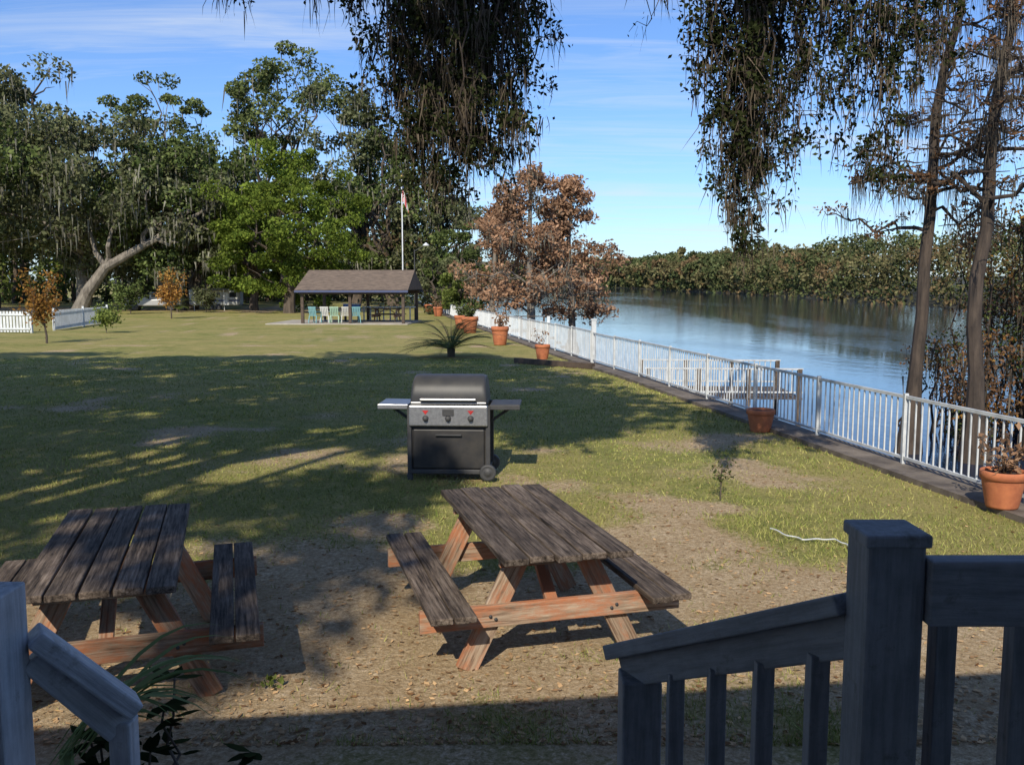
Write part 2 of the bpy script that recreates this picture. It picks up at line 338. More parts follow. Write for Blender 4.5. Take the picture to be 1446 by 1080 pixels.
oak('live_oak_tree',-52,92,24,9,75,300,.25,M_oak2,moss=.9)
oak('live_oak_tree',-39,84,18,9.5,90,320,.23,M_oak2,bark=M_barkg,moss=1,lowf=.22)
oak('live_oak_tree',-30,86,15.5,8,80,300,.23,M_oak,moss=.8,lowf=.2)
oak('pine_tree',-40.5,108,25.5,5,22,170,.24,M_pine,bark=M_barkg,moss=.1,lowf=.76,tr=.35)
oak('pine_tree',-24.5,104,28,7,44,230,.24,M_pine,moss=.2,lowf=.5,tr=.4)
oak('pine_tree',-17,100,23,6,50,240,.24,M_oak2,moss=.5,lowf=.35,tr=.4)
oak('live_oak_tree',-12.5,98,17.5,6.5,60,260,.24,M_oak,moss=1,lowf=.15)
oak('live_oak_tree',-7.5,96,12.5,5,50,240,.22,M_oak2,moss=.8,lowf=.1)
oak('live_oak_tree',-48,76,20,9,70,280,.23,M_oak,moss=.8,lowf=.25)
oak('live_oak_tree',-60,105,22,9,60,240,.26,M_oak,moss=.4)
oak('live_oak_tree',-34,101,17,8,60,240,.26,M_oak,moss=.4)
oak('cypress_tree',-18.6,77,13.2,5.6,110,330,.16,M_bright,moss=0,lowf=.08,top=.6,cr=.2,limbs=6,jit=.6)
oak('cedar_tree',-23.5,84,11,4,50,240,.2,M_bright,moss=0,lowf=.1,top=.6)
oak('cedar_tree',-5.2,88,8.5,3.3,40,200,.18,M_oak,moss=.2,lowf=.05,top=.7)
oak('cedar_tree',-3.6,70,4.2,2.2,30,150,.14,M_yel,moss=0,lowf=.05,top=.8)
oak('cedar_tree',-5.9,74,5.5,2.2,30,150,.14,M_oak2,moss=0,lowf=.05,top=.8)
# leaning oak with pale bare trunk
a=Acc(); P=np.array([[-37.2,79,-.7],[-36.3,79,1.2],[-34.6,79,3.4],[-31.5,79.5,5.2],[-28.2,80,7.2],[-26,80,8.4]]); tube(a,P,[.7,.52,.42,.3,.22,.1],1,10)
for q,e in ((2,(-37,79,8)),(3,(-30.5,79,10)),(3,(-28,78,5.4)),(4,(-25.5,79,6.5)),(4,(-27,80,10)),(2,(-33,78,7.5))):
    C=curve(P[q],e,6,.08); tube(a,C,np.linspace(.26,.05,6),1,6); 
    for k in range(3): 
        c=C[-1]+rng.normal(size=3)*1.1; leaves(a,ball(c,1.7,200,.6),.22,0); T=ball(c,1.7,20,.5); strands(a,T,rng.uniform(.6,1.8,20),.14,2,3)
a.build('leaning_oak_tree',[M_oak2,M_barkg,M_moss])
# distant woods behind the lawn
a=Acc()
for k in range(190):
    x=rng.uniform(-150,-12); y=118+rng.uniform(-6,22)+abs(x+50)*.05; x=min(x,float(fx(y))-2); hh=rng.uniform(9,17); m=rng.choice([0,1,2],p=[.5,.4,.1])
    for c in range(9):
        leaves(a,ball([x+rng.normal()*1.8,y+rng.normal()*1.8,-.5+hh*rng.uniform(.02,1)],2.5,38,.8),.44,m)
    tube(a,curve([x,y,-1],[x,y,hh*.8],4,.02),[.3,.25,.2,.1],3,6)
a.build('woodland_backdrop',[M_oak,M_oak2,M_yel,M_bark])
# riverbank trees further along the near bank
a=Acc()
for k in range(60):
    y=92+rng.random()**1.5*700; x=float(fx(y))-rng.uniform(0,6); hh=rng.uniform(7,13)*(1+y/700)
    for c in range(9): leaves(a,ball([x+rng.normal()*1.8,y+rng.normal()*2,-.5+hh*rng.uniform(.0,1)],2.2*(1+y/800),40,.8),max(.25,y*.002),rng.choice([0,1,2],p=[.4,.4,.2]))
a.build('riverbank_woods',[M_far1,M_far2,M_far3])

def cypress(name,x,y,zb,h,tr,nb=34,spread=4.5,ls=.12,per=40,moss=8,lm=None,low=.3,lean=(0,0),mossl=1.1,bal=1.,puff=.45,pp=.8,bark=None,flat=.45,mm=None,bt=1.,wig=.06):
    a=Acc(); n=14; t=np.linspace(0,1,n)
    P=np.stack([x+lean[0]*t**1.5+np.cumsum(rng.normal(size=n))*wig*h/16,y+lean[1]*t+np.cumsum(rng.normal(size=n))*.05,zb+h*t],1); R=tr*(1-t)**.7+.03; R[0]*=2.1; R[1]*=1.25
    tube(a,P,R,1,10)
    for k in range(nb):
        f=low+(1-low)*(k+rng.random())/nb; f=min(f,.99); p=np.array([np.interp(f,t,P[:,q]) for q in range(3)]); L=spread*(1.05-f)**.6*rng.uniform(.45,1.1)*bal; an=rng.uniform(0,6.28)
        e=p+np.array([math.cos(an)*L,math.sin(an)*L,L*rng.uniform(-.1,.5)]); C=curve(p,e,8,.075,rng.uniform(-.05,.12)); r0=tr*.32*(1.15-f)*bt; tube(a,C,np.linspace(r0,r0*.15+.01,8),1,6)
        bp=pp*rng.choice([.3,1,1.2])
        for q in range(2,8):
            for s_ in range(2):
                e2=C[q]+np.array([rng.normal()*.35,rng.normal()*.35,rng.uniform(-.15,.4)])*L*.38; C2=curve(C[q],e2,4,.12); tube(a,C2,np.linspace(r0*.35,.01,4),1,4)
                if rng.random()<bp: leaves(a,ball(C2[-1],puff*rng.uniform(.5,1.3),int(per*rng.uniform(.3,1.4)),flat),ls,0,2.2)
                if rng.random()<.5:
                    nm=max(1,int(moss*rng.uniform(.3,1.5))); T=C2[rng.integers(1,4,nm)]+rng.normal(size=(nm,3))*.09; strands(a,T,rng.uniform(.25,1,nm)*mossl,.035*ls/.1,2,3,.12)
    return a.build(name,[lm or M_rust,bark or M_bark,mm or M_moss])
cypress('bald_cypress_tree',1.2,60,-2.6,11.8,.3,36,5.8,.13,44,5,low=.22,mossl=1.2,puff=.66,pp=.8,bark=M_barkg,flat=.8)
cypress('bald_cypress_tree',4.0,62,-2.6,11.4,.24,34,4.2,.13,44,4,low=.2,mossl=1.2,puff=.66,pp=.85,bark=M_barkg,flat=.8)
cypress('bald_cypress_tree',-1.4,66,-2.6,10,.24,28,3.8,.13,38,6,low=.25,mossl=1.4,puff=.6,pp=.7,bark=M_barkg,flat=.8)
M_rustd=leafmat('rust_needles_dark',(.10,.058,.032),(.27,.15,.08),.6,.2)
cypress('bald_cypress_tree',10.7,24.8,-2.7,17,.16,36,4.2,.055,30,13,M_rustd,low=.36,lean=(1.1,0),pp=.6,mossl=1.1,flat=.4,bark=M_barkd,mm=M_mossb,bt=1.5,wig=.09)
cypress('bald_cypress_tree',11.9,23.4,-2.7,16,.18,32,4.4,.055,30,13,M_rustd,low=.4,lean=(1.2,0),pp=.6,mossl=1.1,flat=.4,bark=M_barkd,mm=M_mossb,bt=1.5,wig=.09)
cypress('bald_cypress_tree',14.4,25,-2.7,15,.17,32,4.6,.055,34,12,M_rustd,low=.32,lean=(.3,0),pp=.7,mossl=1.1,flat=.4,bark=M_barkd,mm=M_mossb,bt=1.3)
# riverside thicket at the right
a=Acc()
for k in range(230):
    p=np.array([rng.uniform(12.9,20),rng.uniform(25,30),0]); p[2]=-2.4+rng.uniform(0,1)**.9*6.8*(1 if p[0]>13.7 else .45)
    leaves(a,ball(p,.75,95,.8),.07,rng.choice([0,1,2],p=[.74,.06,.2]))
    if k%2==0: tube(a,curve([p[0]+rng.normal()*.4,p[1],-2.7],p,6,.05),np.linspace(.05,.012,6),3,5)
    T=ball(p,.8,5,.5); strands(a,T,rng.uniform(.3,1.2,5),.05,4,3)
a.build('riverside_thicket',[M_rustd,M_rust2,M_oak,M_barkd,M_mossb])

# overhead oak: canopy above and behind the porch, its shade falls on the lawn
cot=1/math.tan(math.radians(EL)); a=Acc()
def shaded(X,Y):
    n=fbm(X+5,Y+3,3.2); n2=fbm(X,Y,1.1)
    up=27.5-1.2*(n-.5)*6
    ed=-1.2+(n2-.5)*1.2+ .1*(Y-6)
    lowb=13.0+ (n2-.5)*2
    right=3.4-(Y-13)*.26
    A=(X<ed)&(Y<up)&(Y>4.4)
    dens=np.where((X>-2.1)&(Y<10),1.,np.where(Y>12,.93,.55+1.6*(n-.5)))
    dens=np.where((X<-1.75)&(Y<6.4),.16,dens)
    B=(X>=ed)&(X<right)&(Y>lowb)&(Y<up-2.5*sm(-2,2,X))
    return np.where(A,dens,np.where(B,.93,0))
cl=[]
while len(cl)<1600:
    X=rng.uniform(-24,4);Y=rng.uniform(4.2,28.5)
    if rng.random()>shaded(X,Y): continue
    if X<-.62*Y-4: continue
    z=rng.uniform(8.6,11.5)
    c=np.array([X-SD.x*cot*z,Y-SD.y*cot*z,z])
    if c[2]-.6<2.1+.315*c[1]+.3: continue
    cl.append(c)
cl=np.array(cl)
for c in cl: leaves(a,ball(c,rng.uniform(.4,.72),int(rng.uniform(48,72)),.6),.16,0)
fork=np.array([-8.7,-4.3,3.6]); tube(a,curve([-9.5,-5,-.3],fork,6,.02),np.linspace(.75,.55,6),1,12)
idx=rng.choice(len(cl),34,replace=False)
for i_ in idx:
    C=curve(fork,cl[i_],9,.05,.08); tube(a,C,np.linspace(.2,.03,9),1,6)
limbA=curve(fork,[-2.2,8.2,6.4],8,.03,.12); tube(a,limbA,np.linspace(.3,.12,8),1,8)
limbB=curve([-2.2,8.2,6.4],[6.5,7.3,6.0],12,.02,.02); tube(a,limbB,np.linspace(.12,.05,12),1,8)
def hang(x0,x1,bots,Y0,nclump,per_c,dens=1.,lf=1.):
    bx=[b[0] for b in bots]; bz=[b[1] for b in bots]
    for ci in range(nclump):
        xc=x0+(x1-x0)*(ci+rng.uniform(.1,.9))/nclump; yc=Y0+rng.normal()*.3; dz=abs(rng.normal())*.22
        for k in range(per_c):
            x=xc+rng.normal()*.11; y=yc+rng.normal()*.1; zb=min(4.9,np.interp(x,bx,bz)+dz*.5+abs(rng.normal())*.45); zt=5.6
            n=max(4,int((zt-zb)/.2)); C=curve([xc+rng.normal()*.16,y,zt],[x,y,zb+.15],n,.02); C[1:-1]+=rng.normal(size=(n-2,3))*.03; tube(a,C,np.linspace(.013,.003,n),1,4)
            for q in range(1,n):
                c=C[q]; dd=max(0,rng.normal(.6,.9))
                if dd<.15: continue
                e=c+np.array([rng.normal()*.17,rng.normal()*.15,rng.uniform(-.2,.1)]); C2=curve(c,e,4,.1); tube(a,C2,[.005,.004,.003,.002],1,3)
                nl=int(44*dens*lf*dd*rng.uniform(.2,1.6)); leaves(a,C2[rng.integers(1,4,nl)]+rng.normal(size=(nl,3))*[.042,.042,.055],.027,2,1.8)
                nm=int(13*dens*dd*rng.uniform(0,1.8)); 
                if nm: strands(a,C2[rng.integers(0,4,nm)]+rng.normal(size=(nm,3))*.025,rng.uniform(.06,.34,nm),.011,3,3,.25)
X8=lambda p:(p-723)/1300*8.
Z8=lambda y_:2.1-8*(.108+.9942*(y_-540)/1300)
def bot(l): return [(X8(p),Z8(q)) for p,q in l]
hang(X8(485),X8(745),bot([(480,30),(530,90),(560,190),(575,280),(610,295),(645,320),(680,275),(715,280),(735,200),(750,80)]),8.,10,6)
hang(X8(560),X8(730),bot([(560,230),(610,290),(645,330),(680,280),(730,270)]),8.3,6,6)
hang(X8(315),X8(412),bot([(310,60),(340,40),(380,20),(412,20)]),8.,4,3,.8)
hang(X8(898),X8(925),bot([(895,90),(910,110),(925,100)]),8.,2,2,.8,.3)
hang(X8(985),X8(1125),bot([(978,240),(1000,280),(1020,380),(1045,380),(1065,300),(1085,310),(1110,260),(1125,180)]),7.9,7,7)
hang(X8(1110),X8(1290),bot([(1100,200),(1150,160),(1190,210),(1215,310),(1235,300),(1260,200),(1300,120)]),7.8,7,5)
hang(X8(1290),X8(1440),bot([(1290,80),(1340,50),(1440,60)]),7.8,5,3)
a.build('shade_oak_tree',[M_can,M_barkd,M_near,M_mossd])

# ---------------------------------------------------------------- fences
def fence(name,y0,y1,sp,hgt=.86,post=1.9,xf=fx,base=CB,pw=.018,solid=False,mat=None):
    a=Acc(); L=y1-y0; n=int(L/sp)
    for k in range(n+1):
        y=y0+k*sp; x=float(xf(y)); z=float(gz(y))+base; abox(a,(x+rng.normal()*.002,y,z+.08+(hgt-.1)/2),(pw,pw if not solid else sp*.62,hgt-.1))
    m=int(L/post)
    for k in range(m+1):
        y=y0+k*L/m; x=float(xf(y)); z=float(gz(y))+base; abox(a,(x,y,z+(hgt+.02)/2),(.045,.045,hgt+.02))
        if k<m:
            yb=y0+(k+1)*L/m; xb=float(xf(yb)); zb=float(gz(yb))+base; an=math.atan2(yb-y,xb-x); ll=math.hypot(yb-y,xb-x)-.05
            for hz,th in ((.07,.03),(hgt-.02,.035)): abox(a,((x+xb)/2,(y+yb)/2,(z+zb)/2+hz),(ll,.035,th),0,an)
    return a.build(name,[mat or M_fence])
fence('river_fence',2.5,23.9,.115,.78,pw=.016)
fence('river_fence',24.1,90,.15,.84,2.4,solid=True,mat=M_white)
a=Acc(); abox(a,(2.13,24,.57),(.12,.12,1.1)); abox(a,(2.13,24,1.14),(.15,.15,.04)); abox(a,(1.2,30.3,.45),(.1,.1,1.1)); a.build('fence_post',[M_white])
def lf(x0,y0,x1,y1):
    a=Acc(); L=math.hypot(x1-x0,y1-y0); n=int(L/.16); an=math.atan2(y1-y0,x1-x0)
    for k in range(n+1):
        f=k/n; y=y0+(y1-y0)*f; abox(a,(x0+(x1-x0)*f,y,float(gz(y))+.52),(.11,.025,.96),0,an)
    for hz in (.2,.85): abox(a,((x0+x1)/2,(y0+y1)/2-.04,float(gz((y0+y1)/2))+hz),(L,.04,.08),0,an)
    for f in (0,.5,1): y=y0+(y1-y0)*f; abox(a,(x0+(x1-x0)*f,y+.06,float(gz(y))+.55),(.1,.1,1.12),0,an)
    a.build('white_picket_fence',[M_white])
lf(-27,43,-22.2,42.5); lf(-22.4,45,-24.6,56)

# ---------------------------------------------------------------- terracotta pots
M_terra=simple('terracotta',(.55,.19,.08),(.38,.12,.055),7,.8,bump=.2)
M_soil=simple('soil',(.05,.035,.025))
def pot(x,y,w,h,z=None,plant=0):
    z=float(gz(y)) if z is None else z; e=empty('terracotta_pot',(x,y,z)); r=w/2
    lathe('pot_body',[(.01,0),(r*.66,0),(r*.7,.02),(r*.92,h*.76),(r*.93,h*.78),(r,h*.79),(r,h*.97),(r*.97,h),(r*.88,h),(r*.86,h*.88)],M_terra,e)
    lathe('pot_soil',[(.001,h*.9),(r*.86,h*.9)],M_soil,e)
    if plant:
        a=Acc()
        for k in range(plant):
            an=rng.uniform(0,6.28); L=rng.uniform(.5,1.1)*h; C=curve([0,0,h*.9],[math.cos(an)*r*1.1,math.sin(an)*r*1.1,h*.9+L],5,.08); tube(a,C,[.005,.005,.004,.003,.002],1,4); leaves(a,C[rng.integers(1,5,14)]+rng.normal(size=(14,3))*.05*h*2,.035*h/.35,0,2)
        o=a.build('pot_plant',[M_rust if plant<20 else M_oak,M_bark],False,e)
pot(4.48,8.25,.4,.34,CB,18); pot(3.52,12.9,.4,.32); pot(.86,25.9,.44,.42,plant=4); pot(-.43,33,.64,.66,plant=9); pot(-1.95,42.7,.8,.75,plant=26)
pot(-2.6,47,.7,.7,plant=24); pot(-5.6,70,.8,.7,plant=12); pot(-7.0,78,.8,.7)

# ---------------------------------------------------------------- barbecue grill
M_blk=simple('black_enamel',(.018,.018,.02),(.04,.036,.032),6,.5,bump=.08); M_ss=simple('brushed_steel',(.5,.5,.5),(.36,.36,.37),30,.4,(1,.1,1),.05,.002,.9); M_dk=simple('dark_grey_plastic',(.035,.035,.038),(.05,.05,.05),8,.6)
M_red=simple('red_badge',(.5,.02,.02)); M_lid=simple('lid_enamel',(.03,.031,.034),(.055,.053,.05),5,.5,bump=.05)
g=empty('barbecue_grill',(-.66,9.95,0),math.radians(-3))
beam('cabinet_body',(0,-.25,.34),(0,.25,.34),.82,.48,M_blk,g,.012)
beam('cabinet_front_door',(0,-.275,.335),(0,-.253,.335),.76,.42,M_blk,g,.01)
beam('door_handle',(-.14,-.3,.49),(.14,-.3,.49),.02,.018,M_dk,g)
beam('cabinet_base',(0,-.28,.09),(0,.27,.09),.86,.05,M_dk,g,.01)
for sx_ in(-.42,.42):
    for sy in(-.26,.26): beam('frame_leg',(sx_,sy,.02 if sx_<0 else .1),(sx_,sy,.8),.045,.045,M_dk,g)
beam('control_panel',(0,-.315,.695),(0,-.25,.695),.84,.225,M_ss,g,.015)
beam('firebox',(0,-.245,.7),(0,.27,.7),.8,.22,M_blk,g,.01)
for kx in(-.24,0,.24):
    lathe('control_knob',[(.001,-.035),(.024,-.035),(.028,0),(.034,.002)],M_dk,g,(kx,-.317,.67),20,'Y')
beam('logo_badge',(0,-.325,.735),(0,-.317,.735),.12,.07,M_dk,g,.004)
for kx in(-.24,.24):
    a=Acc(); a.add([[kx-.035,-.319,.755],[kx+.035,-.319,.755],[kx,-.319,.71]],[[0,1,2]]); a.build('warning_triangle',[M_red],parent=g)
pr=[(-.27,.815),(-.275,.9),(-.255,.99),(-.2,1.06),(-.12,1.1),(0,1.115),(.12,1.1),(.22,1.04),(.27,.93),(.275,.815)]
a=Acc(); xs=[-.41,-.405,-.385,-.36,.36,.385,.405,.41]; scl=[.93,.97,.99,1,1,.99,.97,.93]; V=[[x*(1-.06*(p[1]-.815)/.3),p[0]*s_,.815+(p[1]-.815)*s_] for x,s_ in zip(xs,scl) for p in pr]; k=len(pr)
a.add(V,[[i*k+q,i*k+q+1,(i+1)*k+q+1,(i+1)*k+q] for i in range(len(xs)-1) for q in range(k-1)]); a.add(V[:k],[list(range(k))]); a.add(V[-k:],[list(range(k))]); a.build('lid',[M_lid],True,g)
beam('lid_handle',(-.3,-.325,.87),(.3,-.325,.87),.028,.028,M_ss,g,.01)
for kx in(-.27,.27): beam('handle_bracket',(kx,-.33,.87),(kx,-.26,.87),.03,.03,M_dk,g)
beam('lid_trim',(-.4,-.28,.828),(.4,-.28,.828),.012,.022,M_ss,g)
for s_ in(-1,1):
    beam('side_shelf',(s_*.435,-.02,.795),(s_*.76,-.02,.8),.46,.03,M_ss if s_<0 else M_dk,g,.012)
    beam('shelf_front_lip',(s_*.435,-.262,.785),(s_*.76,-.262,.785),.02,.05,M_ss if s_<0 else M_dk,g,.005)
    beam('shelf_brace',(s_*.43,-.02,.6),(s_*.68,-.02,.775),.03,.03,M_dk,g)
for sy in(-.27,.27):
    lathe('wheel',[(.001,-.025),(.03,-.028),(.035,-.02),(.065,-.02),(.085,-.025),(.09,-.01),(.09,.01),(.085,.025),(.065,.02),(.001,.02)],M_dk,g,(.42,sy*1.12,.09),24,'Y')
    beam('caster_foot',(-.42,sy,0),(-.42,sy,.06),.06,.06,M_dk,g)

# ---------------------------------------------------------------- picnic tables
def picnic(x,y,rz,z=0,planks=5,sc=1):
    e=empty('picnic_table',(x,y,z),rz); e.scale=(sc,)*3; H=.69; Wt=.72; pw=Wt/planks
    for k in range(planks):
        xx=-Wt/2+pw*(k+.5); dl=rng.uniform(-.025,.025)
        beam('tabletop_plank',(xx,-.86+dl,H-.018+rng.uniform(-.004,.004)),(xx+rng.normal()*.003,.84+dl,H-.018+rng.uniform(-.004,.004)),pw-.011,.036,M_wood,e,.007)
    for s_ in(-1,1):
        for q in(-1,1): beam('seat_plank',(s_*.61+q*.062,-.83+rng.uniform(-.02,.02),.385),(s_*.61+q*.062,.83,.385),.116,.036,M_wood,e,.006)
        yy=s_*.6
        beam('seat_support',(-.75,yy,.306),(.75,yy,.306),.036,.12,M_wood2,e)
        beam('top_cleat',(-.31,yy+.0,H-.08),(.31,yy,H-.08),.036,.08,M_wood2,e)
        for q in(-1,1):
            beam('leg',(q*.49,yy-s_*.0385,0.0),(q*.17,yy-s_*.0385,H-.045),.036,.12,M_wood2,e,up=(1,0,0))
            for bx in (.0,.03): lathe('bolt_head',[(.001,-.006),(.009,-.006),(.01,0)],M_dk,e,(q*(.335+bx-.0),yy+s_*.02 if s_<0 else yy+.02,.29+bx*.6),10,'Y')
        beam('brace',(0,s_*.16,H-.06),(0,s_*.56,.34),.07,.036,M_wood2,e)
    beam('center_cleat',(-.31,0,H-.056),(.31,0,H-.056),.07,.036,M_wood2,e)
picnic(.07,5.5,math.radians(15.5)); picnic(-2.17,4.92,math.radians(17))

# ---------------------------------------------------------------- porch, railings
H=empty('house_porch'); 
def hb(n,p0,p1,w,h,m=M_paint,b=.004): return beam(n,p0,p1,w,h,m,H,b)
hb('porch_deck',(0,-4,.66),(0,1.2,.66),7,.08); 
for k in range(3): hb('stair_tread',(-.05-.12*k,1.3+.28*k,.5-.17*k),(-.2-.12*k,1.56+.28*k,.5-.17*k),1.1,.04)
M_siding=simple('siding',(.5,.5,.46),(.4,.4,.38),2,.7)
beam('house_wall',(-7,-4.1,1.6),(7,-4.1,1.6),.15,3.2,M_siding,H); M_roof=simple('shingles',(.09,.08,.075),(.05,.045,.04),12,.9)
a=Acc(); a.add([[-7.5,-.35,3.15],[7.5,1.55,3.15],[7.5,-9,5.4],[-7.5,-9,5.4],[-7.5,-.32,3.0],[7.5,1.58,3.0],[7.5,-9,5.2],[-7.5,-9,5.2]],[[0,1,2,3],[4,7,6,5],[0,4,5,1],[1,5,6,2],[3,2,6,7],[0,3,7,4]]); a.build('porch_roof',[M_roof],parent=H)
R=empty('porch_railing')
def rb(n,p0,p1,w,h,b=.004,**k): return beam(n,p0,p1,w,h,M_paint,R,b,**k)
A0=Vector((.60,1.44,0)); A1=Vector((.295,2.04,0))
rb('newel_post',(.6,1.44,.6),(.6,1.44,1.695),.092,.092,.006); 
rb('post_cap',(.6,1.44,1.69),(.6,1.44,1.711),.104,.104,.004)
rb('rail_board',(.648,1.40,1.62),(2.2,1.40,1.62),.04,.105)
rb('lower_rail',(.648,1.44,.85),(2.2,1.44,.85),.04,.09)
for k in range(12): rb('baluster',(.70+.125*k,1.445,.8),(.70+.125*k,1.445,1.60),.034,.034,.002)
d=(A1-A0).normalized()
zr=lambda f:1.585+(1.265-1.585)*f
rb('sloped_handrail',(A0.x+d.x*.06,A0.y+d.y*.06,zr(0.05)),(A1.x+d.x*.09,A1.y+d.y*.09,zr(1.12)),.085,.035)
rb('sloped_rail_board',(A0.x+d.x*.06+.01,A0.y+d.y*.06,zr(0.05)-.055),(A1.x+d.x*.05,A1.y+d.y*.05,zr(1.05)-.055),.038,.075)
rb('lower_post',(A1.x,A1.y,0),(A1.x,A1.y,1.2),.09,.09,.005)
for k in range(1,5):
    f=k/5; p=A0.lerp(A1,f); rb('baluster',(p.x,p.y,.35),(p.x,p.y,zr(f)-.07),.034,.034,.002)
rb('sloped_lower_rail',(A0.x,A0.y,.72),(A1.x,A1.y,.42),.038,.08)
L=empty('stair_railing')
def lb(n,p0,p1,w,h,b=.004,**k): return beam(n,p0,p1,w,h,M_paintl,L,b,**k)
lb('newel_post',(-.765,1.30,.3),(-.765,1.30,1.655),.07,.085); lb('post_plate',(-.79,1.245,.9),(-.79,1.245,1.64),.07,.012)
lb('sloped_rail',(-.725,1.345,1.57),(-.61,1.42,1.42),.06,.03); lb('sloped_rail_side',(-.725,1.35,1.54),(-.63,1.42,1.39),.03,.06)
lb('end_post',(-.628,1.42,.3),(-.628,1.42,1.40),.035,.04)
for zb_ in (1.46,1.42): lathe('bolt_head',[(.001,-.004),(.006,-.004),(.007,0)],M_dk,L,(-.768,1.238,zb_),10,'Y')

# ---------------------------------------------------------------- picnic pavilion
P=empty('picnic_pavilion',(-9.1,56,float(gz(56))),math.radians(-3)); M_conc=simple('concrete',(.42,.38,.32),(.3,.27,.22),1.5,.9); M_blue=simple('blue_trim',(.05,.07,.16),(.07,.08,.14)); M_dw=simple('dark_wood',(.10,.07,.05),(.05,.035,.025),6,.8)
w,dp=6.3,5.2
beam('slab',(-.9,-dp/2-.3,.03),(-.9,dp/2,.03),w+2.0,.12,M_conc,P,.01)
a=Acc(); e1=w/2+.15; ey=dp/2+.3; a.add([[-e1,-ey,2.02],[e1,-ey,2.02],[e1-.05,0,3.2],[-e1+.1,0,3.2],[-e1,ey,2.02],[e1,ey,2.02]],[[0,1,2,3],[3,2,5,4]]); a.add([[-e1,-ey,2.02],[-e1+.1,0,3.2],[-e1,ey,2.02]],[[0,1,2]]); a.add([[e1,-ey,2.02],[e1-.05,0,3.2],[e1,ey,2.02]],[[0,1,2]])
a.build('roof',[simple('roof_shingle',(.19,.14,.10),(.10,.074,.055),3,.95,(1,1,6))],parent=P)
for sy in(-1,1): beam('fascia',(-e1,sy*ey,1.94),(e1,sy*ey,1.94),.05,.12,M_blue,P); beam('post_beam',(-w/2,sy*(dp/2-.1),1.86),(w/2,sy*(dp/2-.1),1.86),.12,.2,M_dw,P)
for px_ in(-w/2+.2,-.15,w/2-.2):
    for sy in(-1,1): beam('post',(px_,sy*(dp/2-.1),.05),(px_,sy*(dp/2-.1),1.85),.17,.17,M_dw,P,.01)
for k in range(8): beam('rear_slat',(-.4+.42*k,dp/2-.2,.1),(-.4+.42*k,dp/2-.2,.9),.08,.04,M_white,P)
beam('rear_rail',(-.5,dp/2-.2,.92),(2.9,dp/2-.2,.92),.05,.08,M_white,P)
def chair(x,y,rz,c):
    e=empty('plastic_chair',(x,y,float(gz(y))+.09),rz); m=simple('chair_plastic',c,tuple(q*.8 for q in c),3,.4)
    beam('seat',(0,-.24,.42),(0,.24,.42),.52,.035,m,e,.01)
    for q in(-.2,-.1,0,.1,.2): beam('back_slat',(q,.22,.44),(q,.32,.88),.075,.02,m,e)
    beam('back_top',(-.26,.32,.9),(.26,.32,.9),.03,.08,m,e,.01)
    for q in(-1,1):
        beam('armrest',(q*.27,-.22,.64),(q*.27,.28,.66),.05,.03,m,e); beam('front_leg',(q*.26,-.24,0),(q*.27,-.2,.64),.05,.04,m,e); beam('rear_leg',(q*.26,.3,0),(q*.24,.22,.42),.05,.04,m,e)
for k,c in enumerate([(.2,.4,.42),(.6,.6,.57),(.3,.45,.33),(.55,.55,.5),(.2,.4,.42)]): chair(-11.5+.58*k,53.9+.3*(k%2),math.pi+.2*(k-2),c)
picnic(-7.6,56.2,math.radians(80),float(gz(56))+.09,5,1.15)
e=empty('storage_cooler',(-9.8,56.5,float(gz(56))+.09)); mb=simple('blue_plastic',(.05,.17,.5)); beam('cooler_body',(-.5,0,.8),(.5,0,.8),.5,.45,mb,e,.03); beam('cooler_lid',(-.52,0,1.06),(.52,0,1.06),.52,.07,M_white,e,.02)
for q in(-.4,.4): beam('stand_leg',(q,0,0),(q,0,.58),.08,.4,M_dw,e)

# ---------------------------------------------------------------- flagpole
e=empty('flagpole',(-7.3,62,-.42)); lathe('pole',[(.055,0),(.045,4),(.03,9.4),(.001,9.4)],M_white,e); lathe('finial_ball',[(.001,9.38),(.06,9.42),(.08,9.48),(.06,9.54),(.001,9.58)],simple('gold',(.6,.45,.15),metal=.6),e)
def flagm():
    t=NT('flag_cloth'); c=t.n('ShaderNodeTexCoord'); s_=t.n('ShaderNodeSeparateXYZ'); t.l(c.outputs['Object'],s_.inputs[0]); m=t.n('ShaderNodeMath',operation='MULTIPLY'); m.inputs[1].default_value=5; t.l(s_.outputs[0],m.inputs[0]); f=t.n('ShaderNodeMath',operation='FRACT'); t.l(m.outputs[0],f.inputs[0])
    st=t.ramp(f.outputs[0],[(.49,(.5,.06,.06)),(.51,(.6,.6,.6))]); b=t.n('ShaderNodeMath',operation='GREATER_THAN'); b.inputs[1].default_value=8.7; t.l(s_.outputs[2],b.inputs[0]); return t.prin(t.mix(b.outputs[0],st,(.04,.06,.18)),.8)
a=Acc(); nu,nv=14,10; V=[]
for i in range(nu):
    for j in range(nv):
        u=i/(nu-1);v_=j/(nv-1); V.append([.04+u*.4*(.4+.7*v_),.12*math.sin(u*14+v_*2)*u,9.2-1.3*v_-u*.9])
a.add(V,[[i*nv+j,i*nv+j+1,(i+1)*nv+j+1,(i+1)*nv+j] for i in range(nu-1) for j in range(nv-1)]); a.build('flag',[flagm()],True,e)
e=empty('lamp_post',(-6.3,60,-.4)); lathe('pole',[(.05,0),(.035,4.6)],M_dk,e); beam('arm',(0,0,4.5),(.7,0,4.9),.04,.04,M_dk,e); lathe('lamp_head',[(.02,.15),(.2,.0),(.22,-.06),(.001,-.08)],M_white,e,(.75,0,4.9))

